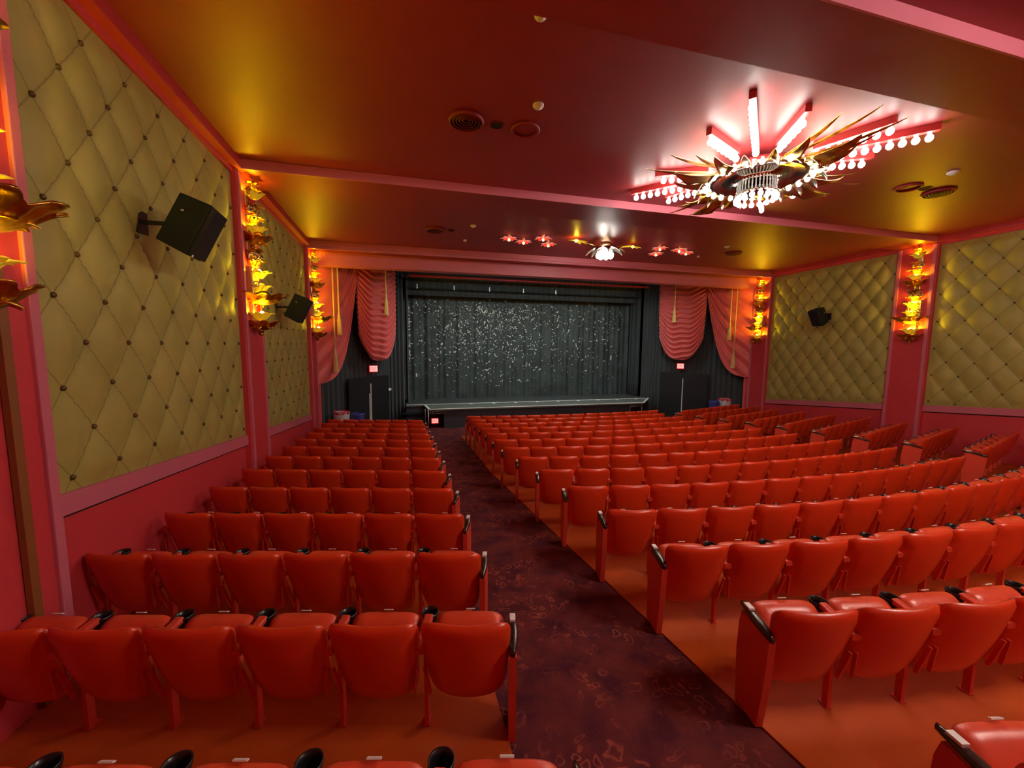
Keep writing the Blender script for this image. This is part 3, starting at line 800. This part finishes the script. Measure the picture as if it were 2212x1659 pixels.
ob('side_edge_tape', strip((-4.56, 14.68), (-4.68, 15.75), .09), M['edge'])
ob('side_edge_tape', strip((4.46, 14.62), (5.52, 15.88), .09), M['edge'])
ob('rear_edge_tape', strip((-5.4, 15.90), (5.4, 15.86), .05), M['edge'])
for k in range(9): ob('tape_mark', strip((-2.9+.95*k, 15.72), (-2.78+.95*k, 15.72), .10), M['edge'])
zf = fl(14.8)
ob('stage_skirt', MB().box((-4.02, 14.72, zf-.1), (3.86, 14.80, ZS-.05)), M['skirt'])
ob('stage_skirt', MB().box((-5.42, 15.9, zf-.2), (5.42, 15.95, ZS-.05)), M['skirt'])
ob('underframe', MB().box((-4.5, 15.4, zf-.2), (5.2, 15.5, ZS-.08)), M['doorblack'])
# corner trusses and posts
for x0_, x1_ in ((-4.58, -3.98), (3.86, 4.46)):
    mb = MB(); y = 14.70; zt, zb = ZS-.09, ZS-.17
    mb.tube([(x0_, y, zb), (x1_, y, zb)], .012, 6); mb.tube([(x0_, y, zt), (x1_, y, zt)], .010, 6)
    n = 6
    for k in range(n): mb.tube([(x0_+(x1_-x0_)*k/n, y, zb if k % 2 == 0 else zt), (x0_+(x1_-x0_)*(k+1)/n, y, zt if k % 2 == 0 else zb)], .008, 5)
    ob('truss', mb, M['metal'], smooth=True)
for x in (-4.60, -4.70): ob('post', MB().tube([(x, 14.70 + (.25 if x < -4.65 else 0), zf-.02), (x, 14.70 + (.25 if x < -4.65 else 0), ZS-.02)], .026 if x > -4.65 else .012, 8), M['metal'], smooth=True)
for x in (3.88, 4.44): ob('post', MB().tube([(x, 14.72, zf-.02), (x, 14.72, ZS-.05)], .014, 8), M['metal'], smooth=True)
for k in range(4): ob('step', MB().box((-5.55, 15.85-.27*(k+1), ZS-.12-.19*(k+1)), (-4.78, 15.85-.27*k, ZS-.09-.19*(k+1))), M['spk'])

# added bar of unseen lamps behind the header, put in to brighten the stage
bt = thing('added_lighting_bar', 'added black bar of unseen lamps behind the header over the apron', 'added light', (0, 13.35, 2.72))
obj('added_bar', MB().tube([(-5, 0, 0), (5, 0, 0)], .025, 8), M['black'], bt)
for x in (-3, 0, 3): obj('added_hanger', MB().tube([(x, 0, 0), (x, 0, .39)], .012, 6), M['black'], bt)
for x in (-4, -2, 0, 2, 4):
    c = obj('added_lamp_can', MB().lathe([(.06, .10), (.075, -.10), (.07, -.10), (.055, .09)], 16), M['black'], bt, mtx=T(x, 0, -.14) @ RX(radians(32)))
    obj('lens', MB().lathe([(.001, -.06), (.062, -.06), (.062, -.05), (.001, -.05)], 16), mat('added stage lens', (1, 1, 1), .3, emit=(.86, 1, .96), es=750), c)

# ------------------------------------------------------------------ exit signs
def exit_sign(loc, rz, label, w_=.27, h=.21):
    t = thing('exit_sign', label, 'exit sign', loc, rz, 'lit red exit signs')
    obj('case', MB().box((-w_/2-.012, 0, -h/2-.03), (w_/2+.012, .07, h/2+.012)), M['exitcase'], t, bevel=.01)
    obj('face', MB().box((-w_/2, -.012, -h/2), (w_/2, .0, h/2)), M['exitface'], t, bevel=.006)
    mb = MB(); lh = h*.52; lw = w_*.16; sw_ = .012; x = -w_*.38
    def bar(x0, z0, x1, z1): 
        d = Vector((x1-x0, z1-z0)); n = Vector((-d.y, d.x)).normalized()*sw_/2
        mb.hexa([(x0-n.x, -.016, z0-n.y), (x1-n.x, -.016, z1-n.y), (x1-n.x, -.012, z1-n.y), (x0-n.x, -.012, z0-n.y)], [(x0+n.x, -.016, z0+n.y), (x1+n.x, -.016, z1+n.y), (x1+n.x, -.012, z1+n.y), (x0+n.x, -.012, z0+n.y)])
    z = lh/2
    bar(x, -z, x, z); bar(x, z, x+lw, z); bar(x, 0, x+lw*.8, 0); bar(x, -z, x+lw, -z); x += lw*1.45
    bar(x, -z, x+lw, z); bar(x, z, x+lw, -z); x += lw*1.65
    bar(x, -z, x, z); x += lw*.6
    bar(x, z, x+lw, z); bar(x+lw/2, z, x+lw/2, -z)
    obj('lettering', mb, M['exitred'], t)
exit_sign((-6.52, 15.02, -.88), .93*.35, 'lit exit sign below the left inner swag drape')
exit_sign((6.50, 15.0, -.86), -.93*.6, 'lit exit sign below the right inner swag drape')
exit_sign((-4.34, 14.98, -2.90), 0, 'lit red exit sign low under the left corner of the stage', .24, .17)

# doors under the side exit signs
for side, nm, n in ((-1, 'left', 1), (1, 'right', 2)):
    s0, s1 = .42, .98
    mb = MB()
    a, b = SPt(s0, side, -.22, 0), SPt(s1, side, -.22, 0); t_ = (b-a); nn = Vector((side*-.80, -.60, 0))
    d = struct('door_%d' % n, MB().hexa([(*(p).xy, -3.3) for p in (a, b, b-nn*.06, a-nn*.06)], [(*(p).xy, -1.18) for p in (a, b, b-nn*.06, a-nn*.06)]), M['doorblack'])
    mid = (a+b)/2 + nn*.03
    for q, dx, h0 in ((0, 0., -1.42), (1, -.07 if side < 0 else .0, -1.78)):
        if side > 0 and q: continue
        p = mid + t_.normalized()*dx
        obj('door_edge_strip', MB().box((p.x-.018, p.y-.012, -3.25), (p.x+.018, p.y+.012, h0)), M['white'], d)
p = SPt(.955, -1, -.10, -1.72)
tag(obj('notice_card', MB().box((-.05, -.004, -.05), (.05, .004, .05), Euler((0, .3, .3)).to_matrix().to_4x4()), M['sticker'], mtx=T(*p)), 'small white card at the right edge of the left black door', 'card')

# ------------------------------------------------------------------ bins
def bin_(loc, r, h, mbody, mrim, label, cat='bin'):
    t = thing('waste_bin', label, cat, loc, 0, 'bins in front of the front rows')
    obj('barrel', MB().lathe([(.001, 0), (r*.8, 0), (r*.82, .02), (r, h*.96), (r*1.02, h), (r*.97, h), (r*.78, .04), (.001, .04)], 28), mbody, t, smooth=True)
    obj('liner', MB().grid(lambda u, v: ((r*(1.04 - .12*abs(v-.5)*2) + .006*sin(2*pi*u*9))*cos(2*pi*u), (r*(1.04 - .12*abs(v-.5)*2) + .006*sin(2*pi*u*9))*sin(2*pi*u), h - .07 + .10*v + .006*sin(2*pi*u*5)), 56, 4, True), mrim, t, smooth=True, solid=.005)
bin_((-7.36, 13.2, fl(13.2)), .25, .90, M['binwhite'], M['binred'], 'pale grey bin with red liner in front of the left block')
bin_((-6.88, 13.25, fl(13.25)), .20, .82, M['binblue'], M['binblue'], 'blue bin beside the pale grey one in front of the left block')
bin_((7.25, 13.15, fl(13.15)), .25, .92, M['binwhite'], M['binred'], 'pale grey bin with red liner in front of the right block')
bin_((6.78, 13.2, fl(13.2)), .20, .84, M['binblue'], M['binblue'], 'blue bin beside the pale grey one in front of the right block')

# ------------------------------------------------------------------ lift everything, camera, view
for o in list(bpy.data.objects):
    if o.parent is None: o.location.z += ZUP
yaw, pitch, roll = .2522, .0987, .0074
R_ = Vector((cos(yaw), -sin(yaw), 0)); F_ = Vector((sin(yaw)*cos(pitch), cos(yaw)*cos(pitch), -sin(pitch))); U_ = Vector((sin(yaw)*sin(pitch), cos(yaw)*sin(pitch), cos(pitch)))
rr = R_*cos(roll) + U_*sin(roll); uu = -R_*sin(roll) + U_*cos(roll)
cam = bpy.data.objects.new('camera', bpy.data.cameras.new('camera')); COL.objects.link(cam)
m3 = Matrix((rr, uu, -F_)).transposed()
cam.matrix_world = Matrix.Translation((-5.159, 0, ZUP)) @ m3.to_4x4()
cam.data.sensor_width = 36; cam.data.lens = 36*840/2212; cam.data.clip_start = .02
SC.camera = cam
wd = bpy.data.worlds.new('world'); SC.world = wd; wd.use_nodes = True
wd.node_tree.nodes['Background'].inputs[0].default_value = (0, 0, 0, 1); wd.node_tree.nodes['Background'].inputs[1].default_value = 0
SC.view_settings.view_transform = 'Standard'; SC.view_settings.look = 'None'; SC.view_settings.gamma = 1
SC.view_settings.use_curve_mapping = False
SC.view_settings.exposure = 0.9
